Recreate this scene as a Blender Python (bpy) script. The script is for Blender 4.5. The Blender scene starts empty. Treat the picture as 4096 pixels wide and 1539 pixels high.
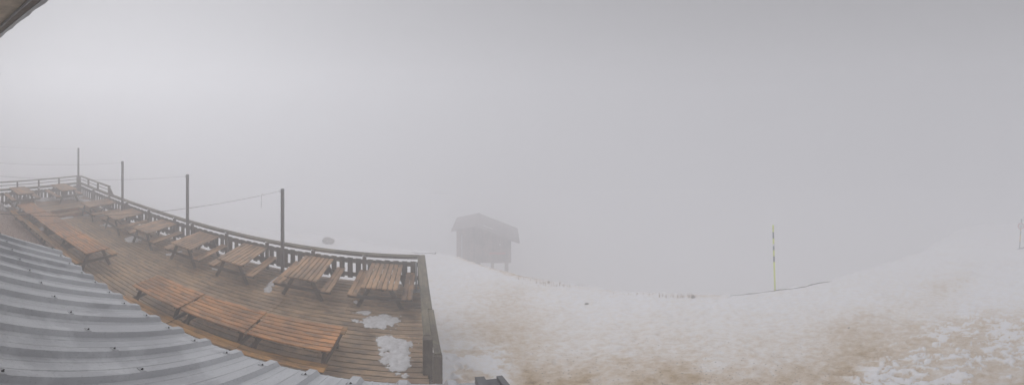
import bpy, bmesh, math, random
import numpy as np
from mathutils import Vector, Matrix, Euler
random.seed(7)
rng = np.random.default_rng(11)
SC = bpy.context.scene
COL = SC.collection
R = math.radians
PI = math.pi

# ------------------------------------------------------------------ camera
FPX, PX0, PY0, CAMZ = 1303.8, 1722.0, 430.0, 5.3      # panorama: pixels per radian, column of +Y, horizon row, eye height
cd = bpy.data.cameras.new("camera")
cam = bpy.data.objects.new("camera", cd)
COL.objects.link(cam)
SC.camera = cam
cd.type = 'PANO'
cd.clip_start = 0.02
cd.clip_end = 500
pan = cd if hasattr(cd, "panorama_type") else cd.cycles
pan.panorama_type = 'EQUIRECTANGULAR'
pan.longitude_min = -2048 / FPX
pan.longitude_max = 2048 / FPX
pan.latitude_max = PY0 / FPX
pan.latitude_min = -(1536 - PY0) / FPX
cam.location = (0, 0, CAMZ)
cam.rotation_euler = (PI / 2, 0, -(2048 - PX0) / FPX)

# ------------------------------------------------------------------ light
SUN_AZ = R(-74)            # direction the light comes from, measured from +Y to the right
SUN_EL = R(56)
world = bpy.data.worlds.new("World")
SC.world = world
world.use_nodes = True
wn, wl = world.node_tree.nodes, world.node_tree.links
wn.clear()
sky = wn.new("ShaderNodeTexSky")
sky.sky_type = 'NISHITA'
sky.sun_disc = False
sky.sun_elevation = SUN_EL
sky.sun_rotation = SUN_AZ
sky.altitude = 1800
sky.dust_density = 5.0
hs = wn.new("ShaderNodeHueSaturation")
hs.inputs["Saturation"].default_value = 0.12       # thick cloud cover: almost no blue left
bg = wn.new("ShaderNodeBackground")
bg.inputs["Strength"].default_value = 0.085
wo = wn.new("ShaderNodeOutputWorld")
wl.new(sky.outputs[0], hs.inputs["Color"])
cloud = wn.new("ShaderNodeMixRGB")                  # even cloud layer over the clear-sky gradient
cloud.inputs[0].default_value = 0.72
cloud.inputs[2].default_value = (3.46, 3.39, 3.60, 1)
wl.new(hs.outputs[0], cloud.inputs[1])
wl.new(cloud.outputs[0], bg.inputs["Color"])
wl.new(bg.outputs[0], wo.inputs["Surface"])
sd = bpy.data.lights.new("sun", 'SUN')
sd.energy = 1.5
sd.angle = R(90)
sd.color = (0.96, 0.965, 1.0)
sun = bpy.data.objects.new("sun", sd)
COL.objects.link(sun)
sdir = Vector((math.sin(SUN_AZ) * math.cos(SUN_EL), math.cos(SUN_AZ) * math.cos(SUN_EL), math.sin(SUN_EL)))
sun.rotation_euler = sdir.to_track_quat('Z', 'Y').to_euler()
sun.location = (-20, 0, 30)

SC.view_settings.view_transform = 'Standard'
SC.view_settings.look = 'None'
SC.view_settings.exposure = 0.28
SC.view_settings.gamma = 1.0
SC.view_settings.use_curve_mapping = False
cy = SC.cycles
cy.max_bounces = 12
cy.volume_bounces = 8
cy.diffuse_bounces = 4
cy.use_denoising = True
try:
    cy.denoiser = 'OPENIMAGEDENOISE'
    cy.denoising_input_passes = 'RGB_ALBEDO_NORMAL'
except Exception:
    pass
FOG = 0.050

# ------------------------------------------------------------------ helpers
def P(x, y, z=0.0):
    """photo pixel + known height -> world point on that height"""
    th, ph = (x - PX0) / FPX, (y - PY0) / FPX
    d = (CAMZ - z) / math.tan(ph)
    return Vector((d * math.sin(th), d * math.cos(th), z))

def tag(o, label=None, cat=None, group=None, kind=None):
    if label: o["label"] = label
    if cat: o["category"] = cat
    if group: o["group"] = group
    if kind: o["kind"] = kind
    return o

def empty(name, loc=(0, 0, 0), rz=0.0):
    o = bpy.data.objects.new(name, None)
    COL.objects.link(o)
    o.location = loc
    o.rotation_euler = (0, 0, rz)
    o.empty_display_size = 0.2
    return o

def obj(name, mesh, parent=None, loc=(0, 0, 0), rot=(0, 0, 0)):
    o = bpy.data.objects.new(name, mesh)
    COL.objects.link(o)
    o.parent = parent
    o.location = loc
    o.rotation_euler = rot
    return o

def from_data(name, verts, faces, mat, smooth=False):
    m = bpy.data.meshes.new(name)
    m.from_pydata([tuple(v) for v in verts], [], faces)
    m.materials.append(mat)
    if smooth:
        for p in m.polygons: p.use_smooth = True
    m.update()
    return m

_cache = {}
def board_mesh(L, W, T, mat, bev=0.006, key=""):
    """a sawn board lying along local X with eased edges"""
    k = (round(L, 3), round(W, 3), round(T, 3), mat.name, bev, key)
    if k not in _cache:
        bm = bmesh.new()
        bmesh.ops.create_cube(bm, size=1.0)
        for v in bm.verts:
            v.co = Vector((v.co.x * L, v.co.y * W, v.co.z * T))
        b = min(bev, T * 0.3, W * 0.3)
        bmesh.ops.bevel(bm, geom=list(bm.edges), offset=b, segments=1, affect='EDGES')
        m = bpy.data.meshes.new("board")
        bm.to_mesh(m); bm.free()
        m.materials.append(mat)
        _cache[k] = m
    return _cache[k]

def board(name, L, W, T, mat, parent, loc, rot=(0, 0, 0), bev=0.006):
    return obj(name, board_mesh(L, W, T, mat, bev), parent, loc, rot)

def tube_mesh(pts, r, mat, seg=8, cap=True):
    pts = [Vector(p) for p in pts]
    n = len(pts)
    V, Fc = [], []
    for i, p in enumerate(pts):
        t = (pts[min(i + 1, n - 1)] - pts[max(i - 1, 0)]).normalized()
        a = Vector((0, 0, 1)) if abs(t.z) < 0.9 else Vector((1, 0, 0))
        u = t.cross(a).normalized(); w = t.cross(u).normalized()
        rr = r[i] if isinstance(r, (list, tuple)) else r
        for k in range(seg):
            an = 2 * PI * k / seg
            V.append(p + (u * math.cos(an) + w * math.sin(an)) * rr)
    for i in range(n - 1):
        for k in range(seg):
            k2 = (k + 1) % seg
            Fc.append((i * seg + k, i * seg + k2, (i + 1) * seg + k2, (i + 1) * seg + k))
    if cap:
        Fc.append(tuple(reversed(range(seg)))); Fc.append(tuple(range((n - 1) * seg, n * seg)))
    m = from_data("tube", V, Fc, mat)
    for p in m.polygons: p.use_smooth = len(p.vertices) == 4
    return m

def copy_tree(o, parent=None):
    c = o.copy(); COL.objects.link(c); c.parent = parent
    for ch in list(o.children): copy_tree(ch, c)
    return c

# numpy value noise ----------------------------------------------------------
def vnoise(x, y, seed=0):
    xi = np.floor(x).astype(np.int64); yi = np.floor(y).astype(np.int64)
    fx = x - xi; fy = y - yi
    fx = fx * fx * (3 - 2 * fx); fy = fy * fy * (3 - 2 * fy)
    def h(a, b):
        n = (a * 374761393 + b * 668265263 + seed * 1274126177) & 0xFFFFFFFF
        n = ((n ^ (n >> 13)) * 1274126177) & 0xFFFFFFFF
        n = n ^ (n >> 16)
        return (n & 0xFFFF) / 65535.0
    return ((h(xi, yi) * (1 - fx) + h(xi + 1, yi) * fx) * (1 - fy)
            + (h(xi, yi + 1) * (1 - fx) + h(xi + 1, yi + 1) * fx) * fy)
def fbm(x, y, sc, oct=4, seed=0, gain=0.5):
    s = 0; a = 1; t = 0
    for i in range(oct):
        s = s + a * vnoise(x * sc + 13.7 * i, y * sc - 7.1 * i, seed + i); t += a
        a *= gain; sc *= 2.03
    return s / t
def sstep(a, b, x):
    t = np.clip((x - a) / (b - a), 0, 1)
    return t * t * (3 - 2 * t)

# ------------------------------------------------------------------ materials
def new_mat(name):
    m = bpy.data.materials.new(name); m.use_nodes = True
    nt = m.node_tree
    b = nt.nodes["Principled BSDF"]
    return m, nt.nodes, nt.links, b

def ramp(nodes, stops):
    r = nodes.new("ShaderNodeValToRGB")
    el = r.color_ramp.elements
    while len(el) < len(stops): el.new(0.5)
    for e, (p, c) in zip(el, stops):
        e.position = p; e.color = (*c, 1) if len(c) == 3 else c
    return r

def wood(name, dark, mid, light, rough=(0.35, 0.7), fleck=0.0, vary=0.35, grain=1.0, moss=0.0, pale=0.0):
    m, N, L, b = new_mat(name)
    tc = N.new("ShaderNodeTexCoord"); oi = N.new("ShaderNodeObjectInfo")
    off = N.new("ShaderNodeVectorMath"); off.operation = 'MULTIPLY_ADD'
    cmb = N.new("ShaderNodeCombineXYZ")
    L.new(oi.outputs["Random"], cmb.inputs[0]); L.new(oi.outputs["Random"], cmb.inputs[1]); L.new(oi.outputs["Random"], cmb.inputs[2])
    L.new(cmb.outputs[0], off.inputs[0]); off.inputs[1].default_value = (71, 37, 19)
    L.new(tc.outputs["Object"], off.inputs[2])
    mp = N.new("ShaderNodeMapping"); mp.inputs["Scale"].default_value = (1.6, 26, 26)
    L.new(off.outputs[0], mp.inputs["Vector"])
    g = N.new("ShaderNodeTexNoise"); g.inputs["Scale"].default_value = 1.0; g.inputs["Detail"].default_value = 6; g.inputs["Roughness"].default_value = 0.65
    g.inputs["Distortion"].default_value = 0.6
    L.new(mp.outputs[0], g.inputs["Vector"])
    mp2 = N.new("ShaderNodeMapping"); mp2.inputs["Scale"].default_value = (3.2, 7, 7)
    L.new(off.outputs[0], mp2.inputs["Vector"])
    bl = N.new("ShaderNodeTexNoise"); bl.inputs["Scale"].default_value = 1.0; bl.inputs["Detail"].default_value = 4; bl.inputs["Roughness"].default_value = 0.6
    L.new(mp2.outputs[0], bl.inputs["Vector"])
    r1 = ramp(N, [(0.30, dark), (0.48, mid), (0.70, light)])
    L.new(g.outputs["Fac"], r1.inputs[0])
    # weathered dark blotches
    r2 = ramp(N, [(0.36, (0.34, 0.32, 0.32)), (0.52, (1, 1, 1))])
    L.new(bl.outputs["Fac"], r2.inputs[0])
    mul = N.new("ShaderNodeMixRGB"); mul.blend_type = 'MULTIPLY'; mul.inputs[0].default_value = 0.85 * grain
    L.new(r1.outputs[0], mul.inputs[1]); L.new(r2.outputs[0], mul.inputs[2])
    # wet and dry areas that run across the boards
    geo = N.new("ShaderNodeNewGeometry")
    wn_ = N.new("ShaderNodeTexNoise"); wn_.inputs["Scale"].default_value = 1.1; wn_.inputs["Detail"].default_value = 5; wn_.inputs["Roughness"].default_value = 0.6
    L.new(geo.outputs["Position"], wn_.inputs["Vector"])
    wr = ramp(N, [(0.36, (0.58, 0.55, 0.53)), (0.50, (0.92, 0.92, 0.92)), (0.66, (1.18, 1.14, 1.08))]); L.new(wn_.outputs["Fac"], wr.inputs[0])
    mw = N.new("ShaderNodeMixRGB"); mw.blend_type = 'MULTIPLY'; mw.inputs[0].default_value = 1.0
    L.new(mul.outputs[0], mw.inputs[1]); L.new(wr.outputs[0], mw.inputs[2])
    mul = mw
    # board-to-board variation
    rv = ramp(N, [(0.0, (1 - vary, 1 - vary, 1 - vary * 0.9)), (0.5, (1, 1, 1)), (1.0, (1 + vary * .7, 1 + vary * .62, 1 + vary * .5))])
    L.new(oi.outputs["Random"], rv.inputs[0])
    mv = N.new("ShaderNodeMixRGB"); mv.blend_type = 'MULTIPLY'; mv.inputs[0].default_value = 1
    L.new(mul.outputs[0], mv.inputs[1]); L.new(rv.outputs[0], mv.inputs[2])
    out = mv.outputs[0]
    if pale > 0:
        mp3 = N.new("ShaderNodeMapping"); mp3.inputs["Scale"].default_value = (4.5, 11, 11); mp3.inputs["Location"].default_value = (5, 3, 8)
        L.new(off.outputs[0], mp3.inputs["Vector"])
        fl = N.new("ShaderNodeTexNoise"); fl.inputs["Scale"].default_value = 1.0; fl.inputs["Detail"].default_value = 7; fl.inputs["Roughness"].default_value = 0.72
        L.new(mp3.outputs[0], fl.inputs["Vector"])
        rf = ramp(N, [(0.52, (0, 0, 0)), (0.66, (1, 1, 1))])
        L.new(fl.outputs["Fac"], rf.inputs[0])
        mf = N.new("ShaderNodeMixRGB"); mf.inputs[2].default_value = (0.50, 0.37, 0.27, 1)
        mm = N.new("ShaderNodeMath"); mm.operation = 'MULTIPLY'; mm.inputs[1].default_value = pale
        L.new(rf.outputs[0], mm.inputs[0]); L.new(mm.outputs[0], mf.inputs[0]); L.new(out, mf.inputs[1])
        out = mf.outputs[0]
    if fleck > 0:
        fl = N.new("ShaderNodeTexNoise"); fl.inputs["Scale"].default_value = 22; fl.inputs["Detail"].default_value = 5; fl.inputs["Roughness"].default_value = 0.7
        L.new(off.outputs[0], fl.inputs["Vector"])
        rf = ramp(N, [(0.64, (0, 0, 0)), (0.70, (1, 1, 1))])
        L.new(fl.outputs["Fac"], rf.inputs[0])
        mf = N.new("ShaderNodeMixRGB"); mf.inputs[2].default_value = (0.42, 0.38, 0.33, 1)
        mm = N.new("ShaderNodeMath"); mm.operation = 'MULTIPLY'; mm.inputs[1].default_value = fleck
        L.new(rf.outputs[0], mm.inputs[0]); L.new(mm.outputs[0], mf.inputs[0]); L.new(out, mf.inputs[1])
        out = mf.outputs[0]
    if moss > 0:
        fl = N.new("ShaderNodeTexNoise"); fl.inputs["Scale"].default_value = 9; fl.inputs["Detail"].default_value = 6
        L.new(off.outputs[0], fl.inputs["Vector"])
        rf = ramp(N, [(0.50, (0, 0, 0)), (0.66, (1, 1, 1))])
        L.new(fl.outputs["Fac"], rf.inputs[0])
        mf = N.new("ShaderNodeMixRGB"); mf.inputs[2].default_value = (0.20, 0.19, 0.12, 1)
        mm = N.new("ShaderNodeMath"); mm.operation = 'MULTIPLY'; mm.inputs[1].default_value = moss
        L.new(rf.outputs[0], mm.inputs[0]); L.new(mm.outputs[0], mf.inputs[0]); L.new(out, mf.inputs[1])
        out = mf.outputs[0]
    L.new(out, b.inputs["Base Color"])
    rr = N.new("ShaderNodeMapRange"); rr.inputs["From Min"].default_value = 0.35; rr.inputs["From Max"].default_value = 0.65
    rr.inputs["To Min"].default_value = rough[0]; rr.inputs["To Max"].default_value = rough[1]
    L.new(bl.outputs["Fac"], rr.inputs["Value"]); L.new(rr.outputs[0], b.inputs["Roughness"])
    bp = N.new("ShaderNodeBump"); bp.inputs["Strength"].default_value = 0.35; bp.inputs["Distance"].default_value = 0.004
    L.new(g.outputs["Fac"], bp.inputs["Height"]); L.new(bp.outputs[0], b.inputs["Normal"])
    b.inputs["Specular IOR Level"].default_value = 0.5
    return m

M = {}
M['deck'] = wood("deck_wood", (0.33, 0.22, 0.125), (0.42, 0.285, 0.17), (0.49, 0.345, 0.215), rough=(0.35, 0.7), fleck=0.35, vary=0.16, pale=0.15)
M['table'] = wood("table_wood", (0.36, 0.15, 0.045), (0.52, 0.235, 0.078), (0.64, 0.335, 0.14), rough=(0.3, 0.6), fleck=0.7, vary=0.25, pale=0.45)
M['old_table'] = wood("old_table_wood", (0.34, 0.20, 0.10), (0.46, 0.275, 0.142), (0.55, 0.355, 0.20), rough=(0.35, 0.65), fleck=0.5, vary=0.22, pale=0.3)
M['bench'] = wood("bench_wood", (0.26, 0.12, 0.03), (0.40, 0.20, 0.05), (0.54, 0.30, 0.09), rough=(0.3, 0.6), fleck=0.2, vary=0.25)
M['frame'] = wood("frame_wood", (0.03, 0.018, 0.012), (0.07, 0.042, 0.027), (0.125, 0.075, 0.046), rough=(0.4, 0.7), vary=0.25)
M['rail'] = wood("railing_wood", (0.075, 0.058, 0.043), (0.14, 0.112, 0.085), (0.21, 0.175, 0.13), rough=(0.5, 0.8), vary=0.22)
M['cap'] = wood("railing_cap_wood", (0.075, 0.062, 0.042), (0.17, 0.145, 0.10), (0.26, 0.23, 0.16), rough=(0.5, 0.85), fleck=0.7, vary=0.15, moss=0.5)
M['hut'] = wood("hut_wood", (0.20, 0.145, 0.13), (0.27, 0.20, 0.182), (0.34, 0.26, 0.24), rough=(0.6, 0.9), vary=0.25)
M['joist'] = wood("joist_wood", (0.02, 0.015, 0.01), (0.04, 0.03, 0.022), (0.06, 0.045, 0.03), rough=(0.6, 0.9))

def plain(name, col, rough=0.6, metal=0.0, nscale=6.0, namp=0.25, bump=0.0):
    m, N, L, b = new_mat(name)
    tc = N.new("ShaderNodeTexCoord")
    n = N.new("ShaderNodeTexNoise"); n.inputs["Scale"].default_value = nscale; n.inputs["Detail"].default_value = 6; n.inputs["Roughness"].default_value = 0.65
    L.new(tc.outputs["Object"], n.inputs["Vector"])
    lo = tuple(c * (1 - namp) for c in col); hi = tuple(min(1, c * (1 + namp)) for c in col)
    r = ramp(N, [(0.3, lo), (0.7, hi)])
    L.new(n.outputs["Fac"], r.inputs[0]); L.new(r.outputs[0], b.inputs["Base Color"])
    b.inputs["Roughness"].default_value = rough; b.inputs["Metallic"].default_value = metal
    if bump:
        bp = N.new("ShaderNodeBump"); bp.inputs["Strength"].default_value = bump; bp.inputs["Distance"].default_value = 0.01
        L.new(n.outputs["Fac"], bp.inputs["Height"]); L.new(bp.outputs[0], b.inputs["Normal"])
    return m
M['pole'] = plain("pole_paint", (0.095, 0.088, 0.09), 0.5)
M['wire'] = plain("wire_plastic", (0.30, 0.28, 0.28), 0.5)
M['black'] = plain("black_rubber", (0.035, 0.035, 0.037), 0.5)
M['galv'] = plain("galvanised_steel", (0.30, 0.31, 0.32), 0.42, 0.5)
M['plaster'] = plain("soffit_plaster", (0.50, 0.43, 0.34), 0.9, 0, 5.0, 0.35, 0.6)
M['fascia'] = plain("dark_fascia", (0.13, 0.105, 0.08), 0.85, 0, 14.0, 0.5, 0.4)
M['wall'] = plain("lodge_render", (0.35, 0.32, 0.28), 0.9, 0, 3.0, 0.15, 0.2)
M['pale'] = plain("pale_steel", (0.55, 0.56, 0.58), 0.5)
M['pvc'] = plain("grey_pipe_plastic", (0.26, 0.25, 0.24), 0.5)
M['verge'] = plain("dark_grey_flashing", (0.115, 0.115, 0.120), 0.45, 0.1, 9, 0.15)
M['rust'] = plain("rusty_inside", (0.12, 0.05, 0.035), 0.8)
M['yellow'] = plain("yellow_paint", (0.68, 0.74, 0.16), 0.5, 0, 20, 0.1)
M['band'] = plain("dark_band", (0.16, 0.16, 0.175), 0.5)
M['red'] = plain("red_paint", (0.45, 0.05, 0.06), 0.5)
M['orange'] = plain("orange_paint", (0.55, 0.30, 0.06), 0.5)
M['white'] = plain("white_paint", (0.75, 0.75, 0.75), 0.5, 0, 8, 0.05)
M['hutred'] = plain("faded_red_plank", (0.42, 0.10, 0.08), 0.7)
M['rock'] = plain("rock", (0.24, 0.22, 0.20), 0.9, 0, 4, 0.5, 0.8)
M['earth'] = plain("dark_earth", (0.055, 0.043, 0.034), 0.95, 0, 12, 0.5, 0.8)
M['grass'] = plain("dry_grass_blades", (0.42, 0.33, 0.25), 0.8, 0, 9, 0.4)
M['grit'] = plain("grit_stone", (0.055, 0.043, 0.032), 0.9, 0, 30, 0.5)
M['hutroof'] = plain("hut_roofing", (0.24, 0.20, 0.195), 0.85, 0, 4, 0.3)
M['crack'] = plain("crack_dirt", (0.03, 0.026, 0.022), 0.95)

def gravel_mat():
    m, N, L, b = new_mat("pink_gravel")
    g = N.new("ShaderNodeNewGeometry")
    r = ramp(N, [(0.0, (0.20, 0.14, 0.12)), (0.3, (0.50, 0.375, 0.315)), (0.7, (0.64, 0.51, 0.44)), (1.0, (0.76, 0.68, 0.62))])
    L.new(g.outputs["Random Per Island"], r.inputs[0]); L.new(r.outputs[0], b.inputs["Base Color"])
    b.inputs["Roughness"].default_value = 0.85
    return m
M['gravel'] = gravel_mat()
M['gravel_bed'] = plain("gravel_bed_earth", (0.46, 0.35, 0.29), 0.95, 0, 30, 0.5, 0.5)

def roof_mat():
    m, N, L, b = new_mat("grey_coated_steel")
    tc = N.new("ShaderNodeTexCoord")
    # streaks of wet and dry running down the slope
    mp = N.new("ShaderNodeMapping"); mp.inputs["Scale"].default_value = (7, 1.3, 1.3)
    L.new(tc.outputs["Object"], mp.inputs["Vector"])
    n = N.new("ShaderNodeTexNoise"); n.inputs["Scale"].default_value = 1.0; n.inputs["Detail"].default_value = 7; n.inputs["Roughness"].default_value = 0.68
    L.new(mp.outputs[0], n.inputs["Vector"])
    big = N.new("ShaderNodeTexNoise"); big.inputs["Scale"].default_value = 1.1; big.inputs["Detail"].default_value = 5; big.inputs["Roughness"].default_value = 0.62
    L.new(tc.outputs["Object"], big.inputs["Vector"])
    fine = N.new("ShaderNodeTexNoise"); fine.inputs["Scale"].default_value = 60; fine.inputs["Detail"].default_value = 3
    L.new(tc.outputs["Object"], fine.inputs["Vector"])
    r1 = ramp(N, [(0.30, (0.46, 0.47, 0.485)), (0.55, (0.54, 0.55, 0.565)), (0.78, (0.61, 0.62, 0.635))])
    L.new(n.outputs["Fac"], r1.inputs[0])
    wet = ramp(N, [(0.47, (0.74, 0.74, 0.75)), (0.53, (1, 1, 1))])
    L.new(big.outputs["Fac"], wet.inputs[0])
    mx = N.new("ShaderNodeMixRGB"); mx.blend_type = 'MULTIPLY'; mx.inputs[0].default_value = 0.8
    L.new(r1.outputs[0], mx.inputs[1]); L.new(wet.outputs[0], mx.inputs[2])
    dr = ramp(N, [(0.34, (0.78, 0.78, 0.78)), (0.42, (1, 1, 1))])
    L.new(fine.outputs["Fac"], dr.inputs[0])
    mx2 = N.new("ShaderNodeMixRGB"); mx2.blend_type = 'MULTIPLY'; mx2.inputs[0].default_value = 0.7
    L.new(mx.outputs[0], mx2.inputs[1]); L.new(dr.outputs[0], mx2.inputs[2])
    L.new(mx2.outputs[0], b.inputs["Base Color"])
    rr = N.new("ShaderNodeMapRange"); rr.inputs["From Min"].default_value = 0.46; rr.inputs["From Max"].default_value = 0.54
    rr.inputs["To Min"].default_value = 0.28; rr.inputs["To Max"].default_value = 0.5
    L.new(big.outputs["Fac"], rr.inputs["Value"]); L.new(rr.outputs[0], b.inputs["Roughness"])
    b.inputs["Specular IOR Level"].default_value = 0.45
    return m
M['roof'] = roof_mat()

def snow_mat():
    m, N, L, b = new_mat("old_dirty_snow")
    at = N.new("ShaderNodeAttribute"); at.attribute_name = "dirt"
    tc = N.new("ShaderNodeTexCoord")
    n = N.new("ShaderNodeTexNoise"); n.inputs["Scale"].default_value = 5.5; n.inputs["Detail"].default_value = 8; n.inputs["Roughness"].default_value = 0.7
    L.new(tc.outputs["Object"], n.inputs["Vector"])
    sub = N.new("ShaderNodeMath"); sub.operation = 'SUBTRACT'; sub.inputs[1].default_value = 0.5
    L.new(n.outputs["Fac"], sub.inputs[0])
    ma = N.new("ShaderNodeMath"); ma.operation = 'MULTIPLY_ADD'; ma.inputs[1].default_value = 1.15
    L.new(sub.outputs[0], ma.inputs[0]); L.new(at.outputs["Fac"], ma.inputs[2])
    r = ramp(N, [(0.0, (0.86, 0.86, 0.875)), (0.25, (0.82, 0.785, 0.745)), (0.55, (0.66, 0.56, 0.45)), (0.85, (0.46, 0.335, 0.19)), (1.0, (0.26, 0.17, 0.085))])
    L.new(ma.outputs[0], r.inputs[0])
    # dark grit melted out of the dirty snow
    sp = N.new("ShaderNodeTexNoise"); sp.inputs["Scale"].default_value = 34; sp.inputs["Detail"].default_value = 3; sp.inputs["Roughness"].default_value = 0.6
    L.new(tc.outputs["Object"], sp.inputs["Vector"])
    rs = ramp(N, [(0.62, (0, 0, 0)), (0.72, (1, 1, 1))]); L.new(sp.outputs["Fac"], rs.inputs[0])
    mm = N.new("ShaderNodeMath"); mm.operation = 'MULTIPLY'; mm.use_clamp = True
    L.new(rs.outputs[0], mm.inputs[0]); L.new(ma.outputs[0], mm.inputs[1])
    mx = N.new("ShaderNodeMixRGB"); mx.inputs[2].default_value = (0.13, 0.09, 0.055, 1)
    L.new(mm.outputs[0], mx.inputs[0]); L.new(r.outputs[0], mx.inputs[1])
    L.new(mx.outputs[0], b.inputs["Base Color"])
    b.inputs["Roughness"].default_value = 0.75
    b.inputs["Specular IOR Level"].default_value = 0.2
    bp = N.new("ShaderNodeBump"); bp.inputs["Strength"].default_value = 0.7; bp.inputs["Distance"].default_value = 0.06
    L.new(n.outputs["Fac"], bp.inputs["Height"]); L.new(bp.outputs[0], b.inputs["Normal"])
    return m
M['snow'] = snow_mat()

def patch_mat():
    m, N, L, b = new_mat("melting_snow")
    tc = N.new("ShaderNodeTexCoord")
    n = N.new("ShaderNodeTexNoise"); n.inputs["Scale"].default_value = 11; n.inputs["Detail"].default_value = 8; n.inputs["Roughness"].default_value = 0.7
    L.new(tc.outputs["Object"], n.inputs["Vector"])
    r = ramp(N, [(0.30, (0.50, 0.485, 0.48)), (0.48, (0.68, 0.675, 0.68)), (0.64, (0.80, 0.80, 0.82))])
    L.new(n.outputs["Fac"], r.inputs[0]); L.new(r.outputs[0], b.inputs["Base Color"])
    b.inputs["Roughness"].default_value = 0.45
    bp = N.new("ShaderNodeBump"); bp.inputs["Strength"].default_value = 0.4; bp.inputs["Distance"].default_value = 0.012
    L.new(n.outputs["Fac"], bp.inputs["Height"]); L.new(bp.outputs[0], b.inputs["Normal"])
    # thin wet margins let the boards show through
    at = N.new("ShaderNodeAttribute"); at.attribute_name = "cover"
    ad = N.new("ShaderNodeMath"); ad.operation = 'MULTIPLY_ADD'; ad.inputs[1].default_value = 0.9
    sb = N.new("ShaderNodeMath"); sb.operation = 'SUBTRACT'; sb.inputs[1].default_value = 0.5
    L.new(n.outputs["Fac"], sb.inputs[0]); L.new(sb.outputs[0], ad.inputs[0]); L.new(at.outputs["Fac"], ad.inputs[2])
    mr = N.new("ShaderNodeMapRange"); mr.inputs["From Min"].default_value = 0.10; mr.inputs["From Max"].default_value = 0.42
    mr.inputs["To Min"].default_value = 0.0; mr.inputs["To Max"].default_value = 0.96
    L.new(ad.outputs[0], mr.inputs["Value"]); L.new(mr.outputs[0], b.inputs["Alpha"])
    return m
M['patch'] = patch_mat()

# ------------------------------------------------------------------ terrain
CRX = np.array([-4000, 1250, 1450, 1600, 1740, 1840, 1950, 2082, 2242, 2500, 2700, 2930, 3090, 3330, 3500, 3690, 3900, 6000], float)
CRR = np.array([26, 25, 22.5, 20.2, 19.0, 17.6, 15.2, 13.5, 12.35, 11.3, 10.9, 10.9, 11.4, 13.0, 15.3, 19.4, 34, 45], float)
CRT = (CRX - PX0) / FPX

TRA, TRB = P(3330, 1539, -0.6).xy, P(3935, 1040, -2.5).xy     # line of the vehicle track
FEET = []
for k in range(46):
    FEET.append((random.uniform(0.25, 2.6), random.uniform(4.3, 8.5), random.uniform(0.05, 0.085), random.uniform(-0.6, 2.2)))
for k in range(14):
    FEET.append((2.5 + k * 0.62, 5.4 + 0.12 * k + 0.16 * (k % 2), 0.065, 0.2))
def terrain(x, y, detail=True):
    x = np.asarray(x, float); y = np.asarray(y, float)
    th = np.arctan2(x, y); r = np.hypot(x, y)
    xe = np.where(x < 0, 0.25 * x, x)
    ye = np.where((y < 0) & (x < 1.5), 0.0 * y, y)
    re = np.hypot(xe, ye)
    z = 0.8 - 0.24 * np.maximum(re, 5.0)
    z = z - 0.12 * np.exp(-((re - 5.0) / 0.7) ** 2) * 0.3
    rc = np.interp(th, CRT, CRR)
    over = np.maximum(r - rc, 0)
    z = z - np.where(over > 0, 0.62 * (np.sqrt(over * over + 0.6) - math.sqrt(0.6)), 0) * np.exp(-np.maximum(over - 14, 0) / 30)
    if detail:
        n1 = fbm(x, y, 0.35, 4, 3) - 0.5
        n2 = fbm(x, y, 1.9, 4, 9) - 0.5
        n3 = fbm(x, y, 6.0, 3, 21) - 0.5
        fade = np.clip((r - 3) / 2, 0, 1)
        n4 = fbm(x, y, 13.0, 2, 29) - 0.5
        z = z + fade * (0.22 * n1 + 0.085 * n2 + 0.045 * n3 + 0.022 * n4)
        # tracks with cleat marks on the right
        d = np.array([TRB[0] - TRA[0], TRB[1] - TRA[1]]); ln = np.hypot(*d); d = d / ln
        u = (x - TRA[0]) * d[0] + (y - TRA[1]) * d[1]
        v = -(x - TRA[0]) * d[1] + (y - TRA[1]) * d[0] + 0.25 * (fbm(x, y, 0.5, 2, 77) - 0.5)
        for c, w, amp, seed in ((0.0, 0.33, 1.0, 31), (-0.95, 0.33, 0.8, 41), (0.75, 0.30, 0.45, 51)):
            band = np.exp(-((v - c) / w) ** 4) * sstep(-0.6, 0.5, u) * (1 - sstep(ln, ln + 6, u))
            vary = 0.4 + 0.9 * fbm(x, y, 1.2, 2, seed)
            z = z + band * amp * (-0.03 + 0.06 * np.sin(u * 2 * PI / 0.30 + 2.2 * (v - c) / w + 9.0 * fbm(x, y, 1.1, 3, seed + 3)) * sstep(0.38, 0.6, fbm(x, y, 1.7, 3, seed + 5)) * 1.5 * vary)
    if detail:
        for (fx, fy, fr, fa) in FEET:
            q = np.exp(-(((x - fx) * math.cos(fa) + (y - fy) * math.sin(fa)) / (fr * 1.7)) ** 4 - ((-(x - fx) * math.sin(fa) + (y - fy) * math.cos(fa)) / fr) ** 4)
            z = z - 0.055 * q
    return np.maximum(z, -16.0)

def zt(x, y): return float(terrain(np.array([x]), np.array([y]))[0])
def G(px, py):
    """photo pixel -> point where its line of sight meets the snow slope"""
    th, t = (px - PX0) / FPX, math.tan((py - PY0) / FPX)
    r = np.linspace(2.0, 60, 6000)
    zz = terrain(r * math.sin(th), r * math.cos(th))
    hit = np.nonzero(CAMZ - t * r <= zz)[0]
    k = hit[0] if len(hit) else len(r) - 1
    return Vector((r[k] * math.sin(th), r[k] * math.cos(th), float(zz[k])))

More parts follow.
